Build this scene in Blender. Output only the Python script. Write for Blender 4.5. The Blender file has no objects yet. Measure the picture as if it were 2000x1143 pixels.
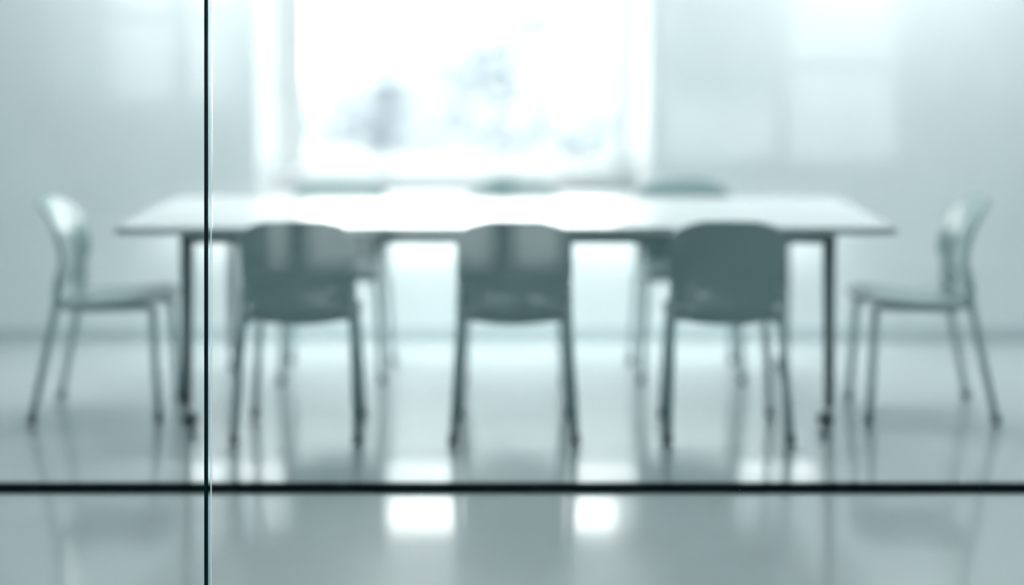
import bpy, bmesh, math, random
from mathutils import Vector, Matrix, noise
random.seed(7)
S = bpy.context.scene
C = S.collection
PI2 = 2 * math.pi

# ---------------------------------------------------------------- camera, sky, exposure
CAM_Z = 1.49
GLASS_Y = 4.68
cd = bpy.data.cameras.new('camera'); cam = bpy.data.objects.new('camera', cd); C.objects.link(cam)
cam.location = (0, 0, CAM_Z); cam.rotation_euler = (math.radians(90), 0, 0)
cd.sensor_width = 36.0; cd.lens = 64.8
cd.shift_x = -(1003 - 1000) / 2000.0
cd.shift_y = -(571.5 - 53) / 2000.0
cd.clip_start = 0.05; cd.clip_end = 400
cd.dof.use_dof = True; cd.dof.focus_distance = GLASS_Y; cd.dof.aperture_fstop = 0.62
S.camera = cam

W = bpy.data.worlds.new('sky'); S.world = W; W.use_nodes = True
nt = W.node_tree; bg = nt.nodes['Background']
bg.inputs['Color'].default_value = (1.0, 0.985, 0.97, 1); bg.inputs['Strength'].default_value = 2.4

S.view_settings.view_transform = 'Standard'
S.view_settings.look = 'None'
S.view_settings.exposure = 1.5
FILL_STRIP = 5.6     # brightness of the added fill strip under the sill
FILL_LAMP = 6.6      # brightness of the added ceiling lamps' diffusers
S.view_settings.gamma = 1.0
S.view_settings.use_curve_mapping = False
S.cycles.max_bounces = 12; S.cycles.diffuse_bounces = 6; S.cycles.glossy_bounces = 6
S.cycles.transparent_max_bounces = 16
S.cycles.sample_clamp_indirect = 8

def portal(name, x, y, z, w, h, rx):
    l = bpy.data.lights.new(name, 'AREA'); l.shape = 'RECTANGLE'; l.size = w; l.size_y = h
    l.cycles.is_portal = True
    o = bpy.data.objects.new(name, l); C.objects.link(o); o.location = (x, y, z); o.rotation_euler = (rx, 0, 0)
    return o
portal('sky_portal', -0.28, 9.3, 1.7, 1.9, 1.95, math.radians(-90))

# ---------------------------------------------------------------- materials
def mat(name, col, rough=0.5, metal=0.0, coat=0.0, spec=0.5, var=0.0, vscale=8, bump=0.0, bscale=20, ior=1.5, rvar=0.0):
    m = bpy.data.materials.new(name); m.use_nodes = True
    n = m.node_tree; b = n.nodes['Principled BSDF']
    b.inputs['Base Color'].default_value = (*col, 1); b.inputs['Roughness'].default_value = rough
    b.inputs['Metallic'].default_value = metal; b.inputs['Coat Weight'].default_value = coat
    b.inputs['Coat Roughness'].default_value = 0.08
    b.inputs['Specular IOR Level'].default_value = spec; b.inputs['IOR'].default_value = ior
    tc = n.nodes.new('ShaderNodeTexCoord')
    def noi(s, d=4):
        t = n.nodes.new('ShaderNodeTexNoise'); t.inputs['Scale'].default_value = s; t.inputs['Detail'].default_value = d
        n.links.new(tc.outputs['Object'], t.inputs['Vector']); return t
    if var > 0:
        t = noi(vscale); r = n.nodes.new('ShaderNodeValToRGB')
        r.color_ramp.elements[0].position = .3; r.color_ramp.elements[1].position = .7
        r.color_ramp.elements[0].color = (*[c * (1 - var) for c in col], 1)
        r.color_ramp.elements[1].color = (*[min(1, c * (1 + var)) for c in col], 1)
        n.links.new(t.outputs['Fac'], r.inputs['Fac']); n.links.new(r.outputs['Color'], b.inputs['Base Color'])
    if rvar > 0:
        t = noi(vscale * 1.7, 3); mr = n.nodes.new('ShaderNodeMapRange')
        mr.inputs['To Min'].default_value = max(0, rough - rvar); mr.inputs['To Max'].default_value = rough + rvar
        n.links.new(t.outputs['Fac'], mr.inputs['Value']); n.links.new(mr.outputs['Result'], b.inputs['Roughness'])
    if bump > 0:
        t = noi(bscale, 2); bp = n.nodes.new('ShaderNodeBump'); bp.inputs['Strength'].default_value = 1
        bp.inputs['Distance'].default_value = bump
        n.links.new(t.outputs['Fac'], bp.inputs['Height']); n.links.new(bp.outputs['Normal'], b.inputs['Normal'])
        n.links.new(bp.outputs['Normal'], b.inputs['Coat Normal'])
    return m

def thin_glass(name, tint, f0=0.045, scale=1.0):
    m = bpy.data.materials.new(name); m.use_nodes = True; n = m.node_tree; n.nodes.clear()
    out = n.nodes.new('ShaderNodeOutputMaterial'); mix = n.nodes.new('ShaderNodeMixShader')
    tr = n.nodes.new('ShaderNodeBsdfTransparent'); tr.inputs['Color'].default_value = (*tint, 1)
    gl = n.nodes.new('ShaderNodeBsdfGlossy'); gl.inputs['Roughness'].default_value = 0.0
    lw = n.nodes.new('ShaderNodeLayerWeight'); lw.inputs['Blend'].default_value = 0.5
    p = n.nodes.new('ShaderNodeMath'); p.operation = 'POWER'; p.inputs[1].default_value = 5
    ma = n.nodes.new('ShaderNodeMath'); ma.operation = 'MULTIPLY_ADD'; ma.inputs[1].default_value = 1 - f0; ma.inputs[2].default_value = f0
    n.links.new(lw.outputs['Facing'], p.inputs[0]); n.links.new(p.outputs[0], ma.inputs[0])
    n.links.new(ma.outputs[0], mix.inputs['Fac']); n.links.new(tr.outputs[0], mix.inputs[1]); n.links.new(gl.outputs[0], mix.inputs[2])
    n.links.new(mix.outputs[0], out.inputs['Surface'])
    return m

M = {}
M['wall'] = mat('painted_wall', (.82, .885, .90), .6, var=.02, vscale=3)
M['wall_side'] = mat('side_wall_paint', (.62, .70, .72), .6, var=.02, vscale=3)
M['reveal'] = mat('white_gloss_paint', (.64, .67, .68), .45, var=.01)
M['ceiling'] = mat('ceiling_paint', (.80, .86, .88), .8, var=.01)
M['base'] = mat('baseboard_paint', (.55, .64, .66), .45, var=.02)
M['floor'] = mat('polished_floor', (.62, .685, .695), .42, coat=1.0, var=.06, vscale=1.3, bump=.0012, bscale=1.6, rvar=.04, spec=.6)
M['floor'].node_tree.nodes['Principled BSDF'].inputs['Coat Roughness'].default_value = .10
M['floor'].node_tree.nodes['Principled BSDF'].inputs['Coat IOR'].default_value = 1.7
M['carpet'] = mat('corridor_carpet', (.13, .17, .175), .95, spec=.1, var=.15, vscale=60)
M['track'] = mat('black_track', (.002, .008, .010), .9, spec=.0, var=.2)
M['shell'] = mat('chair_shell_plastic', (.275, .395, .40), .42, coat=.6, var=.03)
M['metal'] = mat('brushed_metal', (.40, .52, .54), .36, metal=.45, var=.04, vscale=40)
M['tmetal'] = mat('dark_table_metal', (.18, .24, .25), .42, metal=.4, var=.05, vscale=30)
M['chrome'] = mat('chrome', (.85, .9, .92), .08, metal=1)
M['cap'] = mat('foot_rubber', (.12, .18, .185), .5, var=.1)
M['top'] = mat('white_laminate', (.76, .80, .81), .35, coat=.5, var=.01)
M['top'].node_tree.nodes['Principled BSDF'].inputs['Coat Roughness'].default_value = .2
M['edge'] = mat('laminate_edge', (.46, .54, .55), .4, var=.02)
M['pane'] = thin_glass('window_glass', (.97, .99, .99), .02)
M['gpane'] = thin_glass('partition_glass', (.965, .985, .985), .032)
M['jdark'] = mat('dark_glass_edge', (.005, .032, .040), .3, spec=.12, var=.1)
M['jmid'] = thin_glass('clear_joint', (.82, .92, .94), .03)
m = M['jlight'] = bpy.data.materials.new('ground_glass_arris'); m.use_nodes = True; n = m.node_tree; n.nodes.clear()
_o = n.nodes.new('ShaderNodeOutputMaterial'); _m = n.nodes.new('ShaderNodeMixShader'); _m.inputs['Fac'].default_value = .8
_t = n.nodes.new('ShaderNodeBsdfTransparent'); _l = n.nodes.new('ShaderNodeBsdfTranslucent'); _l.inputs['Color'].default_value = (1, 1, 1, 1)
n.links.new(_t.outputs[0], _m.inputs[1]); n.links.new(_l.outputs[0], _m.inputs[2]); n.links.new(_m.outputs[0], _o.inputs['Surface'])
M['dust'] = mat('pale_dust', (.75, .82, .83), .9, var=.05)
M['leaf'] = mat('hazed_foliage', (.50, .545, .58), .9, spec=.05, var=.1)  # haze put into the leaf colour as a pale blue-grey
M['bark'] = mat('bark', (.2, .24, .25), .9, var=.2)
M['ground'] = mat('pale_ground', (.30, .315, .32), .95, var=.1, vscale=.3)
M['terrace'] = mat('pale_paving', (.60, .64, .65), .8, var=.05, vscale=2)
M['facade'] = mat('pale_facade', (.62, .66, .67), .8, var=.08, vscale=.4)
M['facade_dark'] = mat('facade_window', (.08, .12, .13), .2, var=.1)

# ---------------------------------------------------------------- mesh helpers
def link(name, bm, m, parent=None, smooth=False, bevel=0, kind=None, label=None, cat=None, group=None, loc=None):
    bmesh.ops.recalc_face_normals(bm, faces=bm.faces[:])
    me = bpy.data.meshes.new(name); bm.to_mesh(me); bm.free()
    if smooth:
        for p in me.polygons: p.use_smooth = True
    me.materials.append(m)
    o = bpy.data.objects.new(name, me); C.objects.link(o)
    if parent: o.parent = parent
    if loc: o.location = loc
    if bevel:
        b = o.modifiers.new('bevel', 'BEVEL'); b.width = bevel; b.segments = 3; b.limit_method = 'ANGLE'
    if kind: o['kind'] = kind
    if label: o['label'] = label
    if cat: o['category'] = cat
    if group: o['group'] = group
    return o

def box(bm, x0, x1, y0, y1, z0, z1):
    vs = [bm.verts.new((x, y, z)) for z in (z0, z1) for x, y in ((x0, y0), (x1, y0), (x1, y1), (x0, y1))]
    for f in ((3, 2, 1, 0), (4, 5, 6, 7), (0, 1, 5, 4), (1, 2, 6, 5), (2, 3, 7, 6), (3, 0, 4, 7)):
        bm.faces.new([vs[i] for i in f])
def boxm(*a):
    bm = bmesh.new(); box(bm, *a); return bm
def quad(bm, *ps):
    bm.faces.new([bm.verts.new(p) for p in ps])

def tube(bm, pts, r, seg=14, rend=None):
    pts = [Vector(p) for p in pts]
    rings = []; n = len(pts)
    up = Vector((1, 0, 0))
    for i, p in enumerate(pts):
        d = (pts[min(i + 1, n - 1)] - pts[max(i - 1, 0)]).normalized()
        a = up - d * up.dot(d)
        if a.length < .2: a = Vector((0, 1, 0)) - d * d.y
        a.normalize(); b = d.cross(a)
        rr = r if rend is None else r + (rend - r) * i / (n - 1)
        rings.append([bm.verts.new(p + a * rr * math.cos(t) + b * rr * math.sin(t)) for t in [2 * math.pi * k / seg for k in range(seg)]])
    for i in range(n - 1):
        for k in range(seg):
            bm.faces.new((rings[i][k], rings[i][(k + 1) % seg], rings[i + 1][(k + 1) % seg], rings[i + 1][k]))
    bm.faces.new(rings[0][::-1]); bm.faces.new(rings[-1])

def fillet(pts, rad, n=7):
    pts = [Vector(p) for p in pts]; out = [pts[0]]
    for i in range(1, len(pts) - 1):
        p = pts[i]; a = (pts[i - 1] - p); b = (pts[i + 1] - p)
        ra = min(rad, a.length * .48, b.length * .48)
        s = p + a.normalized() * ra; e = p + b.normalized() * ra
        for k in range(n + 1):
            t = k / n; out.append(s * (1 - t) ** 2 + p * 2 * t * (1 - t) + e * t * t)
    out.append(pts[-1]); return out

def empty(name, loc, rz=0, label=None, cat=None, group=None):
    o = bpy.data.objects.new(name, None); C.objects.link(o); o.location = loc; o.rotation_euler = (0, 0, rz)
    o.empty_display_size = .1
    if label: o['label'] = label
    if cat: o['category'] = cat
    if group: o['group'] = group
    return o

def copy_tree(root, loc, rz, label, scale=1.0):
    r = root.copy(); C.objects.link(r); r.location = loc; r.rotation_euler = (0, 0, rz); r['label'] = label
    r.scale = (scale,) * 3
    for ch in [o for o in S.objects if o.parent == root]:
        c = ch.copy(); C.objects.link(c); c.parent = r
        for g in [o for o in S.objects if o.parent == ch]:
            d = g.copy(); C.objects.link(d); d.parent = c
    return r

# ---------------------------------------------------------------- the room shell
XL, XR, YB, H, YC = -3.7, 3.7, 8.76, 2.75, -1.95     # room sides, window wall, ceiling height, corridor's far wall
link('floor', boxm(XL - .2, XR + .2, GLASS_Y + .006, YB + .45, -.2, 0), M['floor'], kind='structure')
link('floor_corridor', boxm(XL - .2, XR + .2, YC - .2, GLASS_Y + .006, -.2, 0), M['carpet'], kind='structure')
link('ceiling', boxm(XL - .2, XR + .2, YC - .2, YB + .45, H, H + .2), M['ceiling'], kind='structure')
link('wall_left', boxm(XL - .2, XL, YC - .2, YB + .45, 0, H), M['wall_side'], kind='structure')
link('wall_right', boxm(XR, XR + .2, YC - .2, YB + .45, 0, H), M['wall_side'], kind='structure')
# window wall with a recess
X0, X1, Z0, Z1 = -1.224, .655, .685, 2.55
bm = bmesh.new(); T = .45
box(bm, XL, X0, YB, YB + T, 0, H); box(bm, X1, XR, YB, YB + T, 0, H)
box(bm, X0, X1, YB, YB + T, 0, Z0); box(bm, X0, X1, YB, YB + T, Z1, H)
link('wall_back', bm, M['wall'], kind='structure')
link('baseboard_back', boxm(XL, XR, YB - .014, YB, 0, .062), M['base'], kind='structure', bevel=.003)
link('baseboard_left', boxm(XL, XL + .014, GLASS_Y + .1, YB - .014, 0, .062), M['base'], kind='structure')
link('baseboard_right', boxm(XR - .014, XR, GLASS_Y + .1, YB - .014, 0, .062), M['base'], kind='structure')
# window: splayed lining, sash and pane
win = empty('window_1', ((X0 + X1) / 2, YB, Z0)); win['kind'] = 'structure'
def wl(name, bm, m, **k):
    o = link(name, bm, m, win, **k); o.matrix_parent_inverse = Matrix.Translation(-win.location); return o
ya, yb_, yc = YB + .002, YB + .24, YB + .36
xa0, xa1 = X0, X1; xb0, xb1 = -1.157, .580; xc0, xc1 = -1.04, .505
za, zb, zc = Z0, .7725, .860
def splay(x_near, x_far, y0, y1, zlo0, zlo1, side):
    bm = bmesh.new(); xo = X0 if side < 0 else X1
    pr = [(x_near, y0), (x_far, y1), (xo, y1)]
    if abs(x_near - xo) > 1e-4: pr.append((xo, y0))
    lo = [bm.verts.new((x, y, zlo0)) for x, y in pr]; hi = [bm.verts.new((x, y, Z1)) for x, y in pr]
    bm.faces.new(lo[::-1]); bm.faces.new(hi)
    n = len(pr)
    for i in range(n): bm.faces.new((lo[i], lo[(i + 1) % n], hi[(i + 1) % n], hi[i]))
    return bm
for sd, n0, f0, f1 in ((-1, xa0, xb0, xc0), (1, xa1, xb1, xc1)):
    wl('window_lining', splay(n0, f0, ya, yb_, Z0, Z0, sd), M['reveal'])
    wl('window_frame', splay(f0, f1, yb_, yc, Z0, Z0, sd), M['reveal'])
# sill: ledge, upright, sloping sash bottom
bm = bmesh.new()
pr = [(YB - .012, Z0 - .018), (YB - .012, Z0 + .004), (yb_ - .02, Z0 + .006), (yb_ - .02, zb), (yb_, zb), (yc, zc), (yc, Z0 - .018)]
lo = [bm.verts.new((X0, y, z)) for y, z in pr]; hi = [bm.verts.new((X1, y, z)) for y, z in pr]
bm.faces.new(lo); bm.faces.new(hi[::-1])
for i in range(len(pr)): bm.faces.new((lo[i], hi[i], hi[(i + 1) % len(pr)], lo[(i + 1) % len(pr)]))
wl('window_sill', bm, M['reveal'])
wl('window_pane', boxm(xc0, xc1, yc - .006, yc, zc, Z1), M['pane'])

# camera-side (corridor) wall with its own windows, mirrored faintly in the partition
def hole_wall(x0, x1, y0, y1, zt, holes):
    bm = bmesh.new(); xs = x0
    for a, b, z0, z1 in holes:
        box(bm, xs, a, y0, y1, 0, zt); box(bm, a, b, y0, y1, 0, z0); box(bm, a, b, y0, y1, z1, zt); xs = b
    box(bm, xs, x1, y0, y1, 0, zt); return bm
holes = [(-2.81, -1.64, 1.01, 2.1), (-1.55, .33, 0.0, 2.1), (.90, 2.40, .63, 2.1)]
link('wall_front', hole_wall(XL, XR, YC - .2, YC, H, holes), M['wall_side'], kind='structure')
# name, opening, vertical bars (x0, x1), horizontal bars (z0, z1)
fr = [('window_2', holes[0], [(-2.12, -2.0)], [(1.52, 1.58)]),
      ('door_1', holes[1], [(-1.41, -1.27), (-.86, -.74), (-.136, .006)], [(2.0, 2.05)]),
      ('window_3', holes[2], [(1.62, 1.70)], [(1.22, 1.28)])]
for nm, (a, b, z0, z1), vb, hb in fr:
    w = empty(nm, ((a + b) / 2, YC, z0)); w['kind'] = 'structure'
    bm = bmesh.new(); f = .04; y0, y1 = YC - .14, YC - .08; zb0 = z0 if nm == 'door_1' else z0 + f
    if nm != 'door_1': box(bm, a, b, y0, y1, z0, z0 + f)
    box(bm, a, b, y0, y1, z1 - f, z1)
    box(bm, a, a + f, y0, y1, zb0, z1 - f); box(bm, b - f, b, y0, y1, zb0, z1 - f)
    for p, q in vb: box(bm, p, q, y0 + .002, y1 - .002, zb0, z1 - f)
    for p, q in hb: box(bm, a + f, b - f, y0 + .004, y1 - .004, p, q)
    o = link('door_frame' if nm == 'door_1' else 'window_frame', bm, M['wall_side'], w); o.matrix_parent_inverse = Matrix.Translation(-w.location)
    o = link('glass_pane', boxm(a, b, YC - .112, YC - .106, z0 + .001, z1), M['pane'], w); o.matrix_parent_inverse = Matrix.Translation(-w.location)
    portal('sky_portal', (a + b) / 2, YC - .25, (z0 + z1) / 2, b - a, z1 - z0, math.radians(90))
link('floor_terrace', boxm(-6, 6, -9, YC - .2, -.12, -.01), M['terrace'], kind='structure')

# dark track across the floor between partition and table
bm = bmesh.new(); box(bm, XL, XR, 5.885, 6.0, .0005, .008)
link('trim_1', bm, M['track'], kind='structure', label='thin black track running across the polished floor before the chairs')

# ---------------------------------------------------------------- glass partition: two panels and the joint
JX, JH = -.7757, .0098      # centre line and half width of the joint
def glass_panel(name, x0, x1, label):
    t = empty(name, ((x0 + x1) / 2, GLASS_Y, 0), label=label, cat='glass panel')
    def pl(n, bm, m):
        o = link(n, bm, m, t); o.matrix_parent_inverse = Matrix.Translation(-t.location); return o
    pl('pane', boxm(x0, x1, GLASS_Y, GLASS_Y + .012, .002, H - .002), M['gpane'])
    return pl
pl_ = glass_panel('glass_panel', XL + .01, JX - JH, 'wide clear partition panel left of the dark vertical joint')
pl_('polished_edge', boxm(JX - JH, JX - .0018, GLASS_Y, GLASS_Y + .012, .002, H - .002), M['jdark'])['label'] = 'dark teal polished edge'
pr_ = glass_panel('glass_panel', JX + JH, XR - .01, 'wide clear partition panel right of the vertical joint, before the table')
pr_('polished_edge', boxm(JX - .0018, JX + .0060, GLASS_Y, GLASS_Y + .012, .002, H - .002), M['jmid'])
bm = bmesh.new()
quad(bm, (JX + .0060, GLASS_Y, .002), (JX + JH, GLASS_Y - .001, .002), (JX + JH, GLASS_Y - .001, H - .002), (JX + .0060, GLASS_Y, H - .002))
pr_('arris', bm, M['jlight'])['label'] = 'bright bevelled arris'

# fine dust on the near face of the glass
rnd = random.Random(5); bm = bmesh.new()
for _ in range(150):
    x = rnd.uniform(-1.3, 1.3); z = rnd.uniform(.15, 1.5); k = rnd.uniform(.0003, .0008)
    if abs(x - JX) < .012: continue
    bm.faces.new([bm.verts.new((x + k * math.cos(a) * rnd.uniform(.7, 1.3), GLASS_Y - .0004, z + k * math.sin(a) * rnd.uniform(.7, 1.4))) for a in [i * PI2 / 7 for i in range(7)]])
link('dust', bm, M['dust'], kind='stuff', label='fine pale dust specks on the near face of the glass partition', cat='dust')

# ---------------------------------------------------------------- table
TX0, TX1, TY0, TY1, TZ = -1.471, 1.412, 6.80, 8.02, .75
tcx, tcy = (TX0 + TX1) / 2, (TY0 + TY1) / 2
tab = empty('meeting_table', (tcx, tcy, 0), label='long white-topped meeting table on slim dark castered legs, chairs all round it', cat='table')
def tp(n, bm, m, parent=None, **k):
    o = link(n, bm, m, parent or tab, **k)
    if parent is None: o.matrix_parent_inverse = Matrix.Translation(-tab.location)
    return o
tp('tabletop', boxm(TX0 + .003, TX1 - .003, TY0 + .003, TY1 - .003, TZ - .027, TZ), M['top'], bevel=.002)
bm = bmesh.new(); e = .0025
box(bm, TX0, TX1, TY0, TY0 + e, TZ - .027, TZ - .001); box(bm, TX0, TX1, TY1 - e, TY1, TZ - .027, TZ - .001)
box(bm, TX0, TX0 + e, TY0 + e, TY1 - e, TZ - .027, TZ - .001); box(bm, TX1 - e, TX1, TY0 + e, TY1 - e, TZ - .027, TZ - .001)
tp('edge_band', bm, M['edge'])['label'] = 'grey edge band'
bm = bmesh.new()
lx0, lx1, ly0, ly1 = -1.213, 1.172, TY0 + .045, TY1 - .045
z1, z0 = TZ - .028, TZ - .062
box(bm, lx0, lx1, ly0 - .018, ly0 + .018, z0, z1); box(bm, lx0, lx1, ly1 - .018, ly1 + .018, z0, z1)
box(bm, lx0 - .018, lx0 + .018, ly0, ly1, z0, z1); box(bm, lx1 - .018, lx1 + .018, ly0, ly1, z0, z1)
tp('frame_rail', bm, M['tmetal'])
for lx in (lx0, lx1):
    for ly in (ly0, ly1):
        bm = bmesh.new(); s = 1 if lx > 0 else -1
        tube(bm, [(lx, ly, z1), (lx, ly, .4), (lx, ly, .085)], .026, 20, .019)
        leg = tp('leg', bm, M['tmetal'], smooth=False)
        for p in leg.data.polygons: p.use_smooth = len(p.vertices) == 4
        bm = bmesh.new()
        tube(bm, [(lx, ly, .088), (lx, ly, .062)], .010)
        # hood over the twin wheels
        for k in range(9):
            a0, a1 = math.pi * k / 9, math.pi * (k + 1) / 9
            for yy in (0,):
                r = .033; cx, cz = lx - .012 * s, .030
                box(bm, min(cx + r * math.cos(a0), cx + r * math.cos(a1)), max(cx + r * math.cos(a0), cx + r * math.cos(a1)), ly - .006, ly + .006, cz, cz + r * math.sin((a0 + a1) / 2))
        cas = tp('caster', bm, M['cap'])
        for dy in (-.015, .015):
            bm = bmesh.new(); cx = lx - .012 * s
            tube(bm, [(cx, ly + dy - .008, .029), (cx, ly + dy + .008, .029)], .0285, 24)
            w = link('wheel', bm, M['cap'], cas, bevel=.003)

# ---------------------------------------------------------------- chair
def lerp_tab(tabl, t):
    for (a, *va), (b, *vb) in zip(tabl, tabl[1:]):
        if t <= b:
            u = (t - a) / (b - a); u = u * u * (3 - 2 * u) if len(va) == 1 else u
            return [p + (q - p) * u for p, q in zip(va, vb)]
    return list(tabl[-1][1:])
def catmull(P, t):
    n = len(P) - 1; i = min(int(t), n - 1); u = t - i
    g = lambda k: Vector(P[max(0, min(n, k))])
    p0, p1, p2, p3 = g(i - 1), g(i), g(i + 1), g(i + 2)
    return .5 * ((2 * p1) + (p2 - p0) * u + (2 * p0 - 5 * p1 + 4 * p2 - p3) * u * u + (3 * p1 - p0 - 3 * p2 + p3) * u ** 3)

def surf(rows, thick):
    """rows: list of lists of points; returns closed bmesh of given thickness"""
    bm = bmesh.new(); nu = len(rows[0]); nv = len(rows)
    def nrm(i, j):
        a = rows[min(i + 1, nv - 1)][j] - rows[max(i - 1, 0)][j]; b = rows[i][min(j + 1, nu - 1)] - rows[i][max(j - 1, 0)]
        c = a.cross(b); return c.normalized() if c.length > 1e-9 else Vector((0, 0, 1))
    A = [[bm.verts.new(rows[i][j] + nrm(i, j) * thick / 2) for j in range(nu)] for i in range(nv)]
    B = [[bm.verts.new(rows[i][j] - nrm(i, j) * thick / 2) for j in range(nu)] for i in range(nv)]
    for i in range(nv - 1):
        for j in range(nu - 1):
            bm.faces.new((A[i][j], A[i][j + 1], A[i + 1][j + 1], A[i + 1][j]))
            bm.faces.new((B[i][j], B[i + 1][j], B[i + 1][j + 1], B[i][j + 1]))
    rim = [(0, j) for j in range(nu)] + [(i, nu - 1) for i in range(1, nv)] + [(nv - 1, j) for j in range(nu - 2, -1, -1)] + [(i, 0) for i in range(nv - 2, 0, -1)]
    for k in range(len(rim)):
        (i, j), (p, q) = rim[k], rim[(k + 1) % len(rim)]
        bm.faces.new((A[i][j], A[p][q], B[p][q], B[i][j]))
    return bm

def make_chair(label):
    t = empty('meeting_chair', (0, 0, 0), label=label, cat='chair', group='chairs around the meeting table')
    # backrest: concave shield narrowing to a neck at the seat
    prof = [(-.145, .412), (-.182, .436), (-.194, .48), (-.190, .54), (-.197, .61), (-.218, .69), (-.250, .76), (-.276, .797)]
    N = 26; NU = 21; rows = []
    for i in range(N + 1):
        v = i / N; v = 1 - (1 - v) ** 1.5
        c = catmull(prof, v * (len(prof) - 1))
        z = c[1]
        base = lerp_tab([(.42, .180), (.47, .172), (.50, .178), (.545, .203), (.60, .2085), (.68, .2085), (.8, .2040)], z)[0]
        if z > .715:
            k = min(1, (z - .715) / (.7975 - .715)); base *= max(.52, (1 - k ** 3.2) ** (1 / 3.0))
        sag = .052 * min(1, max(.15, (z - .45) / .14))
        row = []
        for j in range(NU):
            u = -1 + 2 * j / (NU - 1); x = u * base
            q = (x / .208) ** 2
            row.append(Vector((x, c[0] + sag * q, z - .010 * q * (1 if z > .7 else 0) + .022 * u * u * max(0, (.46 - z) / .05))))
        rows.append(row)
    o = link('backrest', surf(rows, .011), M['shell'], t, smooth=True)
    m = o.modifiers.new('bevel', 'BEVEL'); m.width = .004; m.segments = 2; m.limit_method = 'ANGLE'; m.angle_limit = 1.0
    # seat: slightly dished, waterfall front
    prof = [(-.172, .434), (-.13, .428), (-.05, .430), (.06, .437), (.16, .445), (.205, .443), (.232, .428)]
    rows = []; N = 22
    for i in range(N + 1):
        v = i / N; c = catmull(prof, v * (len(prof) - 1)); y = c[0]
        base = lerp_tab([(-.175, .175), (-.10, .205), (0, .213), (.14, .210), (.19, .195), (.235, .15)], y)[0]
        row = []
        for j in range(NU):
            u = -1 + 2 * j / (NU - 1)
            row.append(Vector((u * base, y - .012 * u * u * (1 if y > .15 else 0), c[1] + .010 * u * u - .012 * abs(u) ** 6)))
        rows.append(row)
    o = link('seat', surf(rows, .012), M['shell'], t, smooth=True)
    m = o.modifiers.new('bevel', 'BEVEL'); m.width = .004; m.segments = 2; m.limit_method = 'ANGLE'; m.angle_limit = 1.0
    R = .0135
    for s in (-1, 1):
        bm = bmesh.new()   # rear leg runs up behind the neck of the backrest
        tube(bm, fillet([(s * .196, -.164, .550), (s * .196, -.162, .500), (s * .197, -.172, .43), (s * .2195, -.255, .012)], .10), R)
        lg = link('leg', bm, M['metal'], t, smooth=True)
        bm = bmesh.new(); tube(bm, [(s * .2175, -.2515, .036), (s * .221, -.257, 0)], .0165); link('foot_cap', bm, M['cap'], lg, bevel=.003)
        bm = bmesh.new()   # front leg
        tube(bm, [(s * .183, .176, .418), (s * .190, .182, .30), (s * .199, .192, .15), (s * .206, .203, .012)], R)
        lg = link('leg', bm, M['metal'], t, smooth=True)
        bm = bmesh.new(); tube(bm, [(s * .205, .201, .036), (s * .207, .204, 0)], .0165); link('foot_cap', bm, M['cap'], lg, bevel=.003)
        bm = bmesh.new()   # rail under the seat joining both legs
        tube(bm, fillet([(s * .196, -.174, .428), (s * .188, -.10, .412), (s * .184, .12, .418), (s * .183, .176, .420), (s * .1845, .178, .39)], .03), R)
        link('seat_rail', bm, M['metal'], t, smooth=True)
        bm = bmesh.new()   # bolt holding the backrest to the frame
        tube(bm, [(s * .182, -.178, .505), (s * .182, -.156, .505)], .013, 20); b = link('bolt', bm, M['chrome'], t, bevel=.003); b['label'] = 'round chrome bolt'
    bm = bmesh.new(); tube(bm, [(-.184, .10, .412), (.184, .10, .412)], .009); link('cross_bar', bm, M['metal'], t, smooth=True)
    return t

PI = math.pi
ch = make_chair('dark glossy chair seen from behind, first in the near row, beside the vertical glass joint')
ch.location = (-.779, 6.835, 0)
copy_tree(ch, (.003, 6.835, 0), 0, 'dark glossy chair seen from behind, in the middle of the near row')
copy_tree(ch, (.772, 6.835, 0), 0, 'dark glossy chair seen from behind in the near row, closest to the right table leg')
copy_tree(ch, (-.760, 7.90, 0), PI, 'chair across the table facing us, behind the near-row chair beside the glass joint', 1.02)
copy_tree(ch, (.002, 7.90, 0), PI, 'chair across the table facing us, in the middle below the window', 1.02)
copy_tree(ch, (.745, 7.90, 0), PI, 'chair across the table facing us, past the right edge of the window', 1.02)
copy_tree(ch, (-1.545, 7.15, 0), -PI / 2, 'chair in side view at the left head of the table, its pale backrest catching light', 1.035)
copy_tree(ch, (1.548, 7.15, 0), PI / 2, 'chair in side view at the right head of the table, seat pointing left', 1.035)

# ---------------------------------------------------------------- added fill lamps, out of view: ceiling panels and sill strip
def emit(name, col, st):
    m = bpy.data.materials.new(name); m.use_nodes = True; b = m.node_tree.nodes['Principled BSDF']
    b.inputs['Base Color'].default_value = (.8, .8, .8, 1)
    b.inputs['Emission Color'].default_value = (*col, 1); b.inputs['Emission Strength'].default_value = st; return m
M['lamp'] = emit('fill_lamp_diffuser', (1, .975, .96), FILL_LAMP)  # ceiling lamps are added, window light alone leaves the room dark
for lx, wh in ((-1.2, 'left'), (1.8, 'right')):
    t = empty('added_ceiling_lamp', (lx, 8.0, H), label='added flat white ceiling lamp, out of view, close to the window wall, above the %s half of the window' % wh, cat='lamp', group='added fill lamps beside the window wall')
    link('housing', boxm(-.62, .62, -.26, .26, -.06, -.001), M['reveal'], t, bevel=.004)
    link('diffuser', boxm(-.59, .59, -.23, .23, -.066, -.0605), M['lamp'], t)

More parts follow.
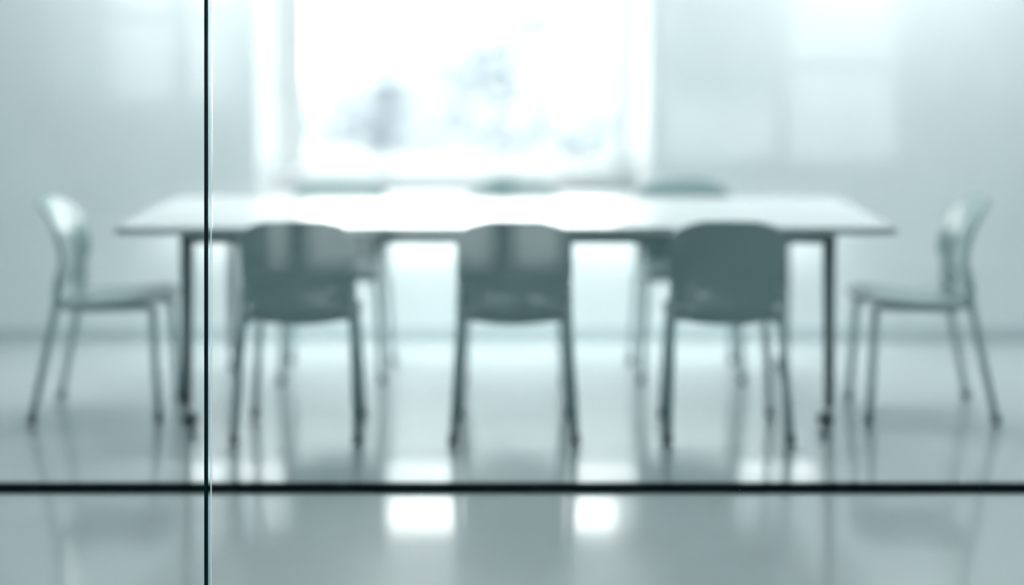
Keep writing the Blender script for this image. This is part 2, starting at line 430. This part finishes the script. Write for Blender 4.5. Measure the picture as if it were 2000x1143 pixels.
M['strip'] = emit('fill_strip_diffuser', (1, .98, .96), FILL_STRIP)  # added strip with no known source, lifts the floor under the table
sx0, sx1 = -1.58, 1.45
t = empty('added_strip_lamp', ((sx0 + sx1) / 2, YB, .66), label='added long slim fill lamp fixed to the wall under the window, hidden behind the table', cat='lamp')
hw = (sx1 - sx0) / 2
bm = boxm(-hw, hw, -.14, -.001, -.012, 0); box(bm, -hw, hw, -.146, -.1405, -.045, 0); box(bm, -hw, hw, -.050, -.0455, -.080, -.0125)
link('housing', bm, M['reveal'], t)
link('diffuser', boxm(-hw + .02, hw - .02, -.138, -.054, -.018, -.0125), M['strip'], t)

# ---------------------------------------------------------------- outside the windows
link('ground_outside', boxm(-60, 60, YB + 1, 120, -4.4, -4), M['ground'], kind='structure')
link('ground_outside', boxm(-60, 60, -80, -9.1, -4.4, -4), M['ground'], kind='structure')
def tree(x, y, ztop, rx, rz, label, seed):
    rnd = random.Random(seed)
    t = empty('pale_tree', (x, y, -4), label=label, cat='tree', group='trees beyond the window')
    cz = ztop - rz + 4
    bm = bmesh.new(); tube(bm, [(0, 0, 0), (.05, 0, cz * .5), (0, 0, cz)], .22, 12, .08); link('trunk', bm, M['bark'], t, smooth=True)
    bm = bmesh.new()
    blobs = [(Vector((rnd.uniform(-.7, .7) * rx, rnd.uniform(-.6, .6) * rx, cz + rnd.uniform(-.75, .6) * rz)), rnd.uniform(.4, .6)) for _ in range(22)] + [(Vector((0, 0, cz + rz * .55)), .42)]
    for _ in range(5200):
        c, r = rnd.choice(blobs)
        d = Vector((rnd.gauss(0, 1), rnd.gauss(0, 1), rnd.gauss(0, 1))).normalized() * (rnd.random() ** .4)
        p = c + Vector((d.x * rx * r, d.y * rx * r, d.z * rz * r))
        a = Vector((rnd.gauss(0, 1), rnd.gauss(0, 1), rnd.gauss(0, 1))).normalized(); b = a.orthogonal().normalized()
        k = .21
        bm.faces.new([bm.verts.new(p + a * k), bm.verts.new(p + b * k * .6), bm.verts.new(p - a * k), bm.verts.new(p - b * k * .6)])
    me = bpy.data.meshes.new('crown'); bm.to_mesh(me); bm.free(); me.materials.append(M['leaf'])
    o = bpy.data.objects.new('crown', me); C.objects.link(o); o.parent = t
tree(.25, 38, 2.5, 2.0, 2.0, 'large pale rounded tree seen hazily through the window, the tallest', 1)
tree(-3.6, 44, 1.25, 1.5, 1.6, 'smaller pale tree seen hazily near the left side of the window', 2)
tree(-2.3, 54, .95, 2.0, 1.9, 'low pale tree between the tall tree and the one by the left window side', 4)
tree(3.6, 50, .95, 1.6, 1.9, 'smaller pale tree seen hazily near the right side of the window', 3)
# pale building across the street behind the camera, seen only as a reflection
fb = empty('building', (0, -22, -4), label='pale building mirrored faintly in the glass partition', cat='building')
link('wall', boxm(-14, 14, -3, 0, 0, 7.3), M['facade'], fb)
for i in range(7):
    for k in range(2):
        bm = boxm(-12.5 + i * 3.8, -10.7 + i * 3.8, -.05, .03, 1.0 + k * 3.2, 2.9 + k * 3.2)
        link('window', bm, M['facade_dark'], fb)
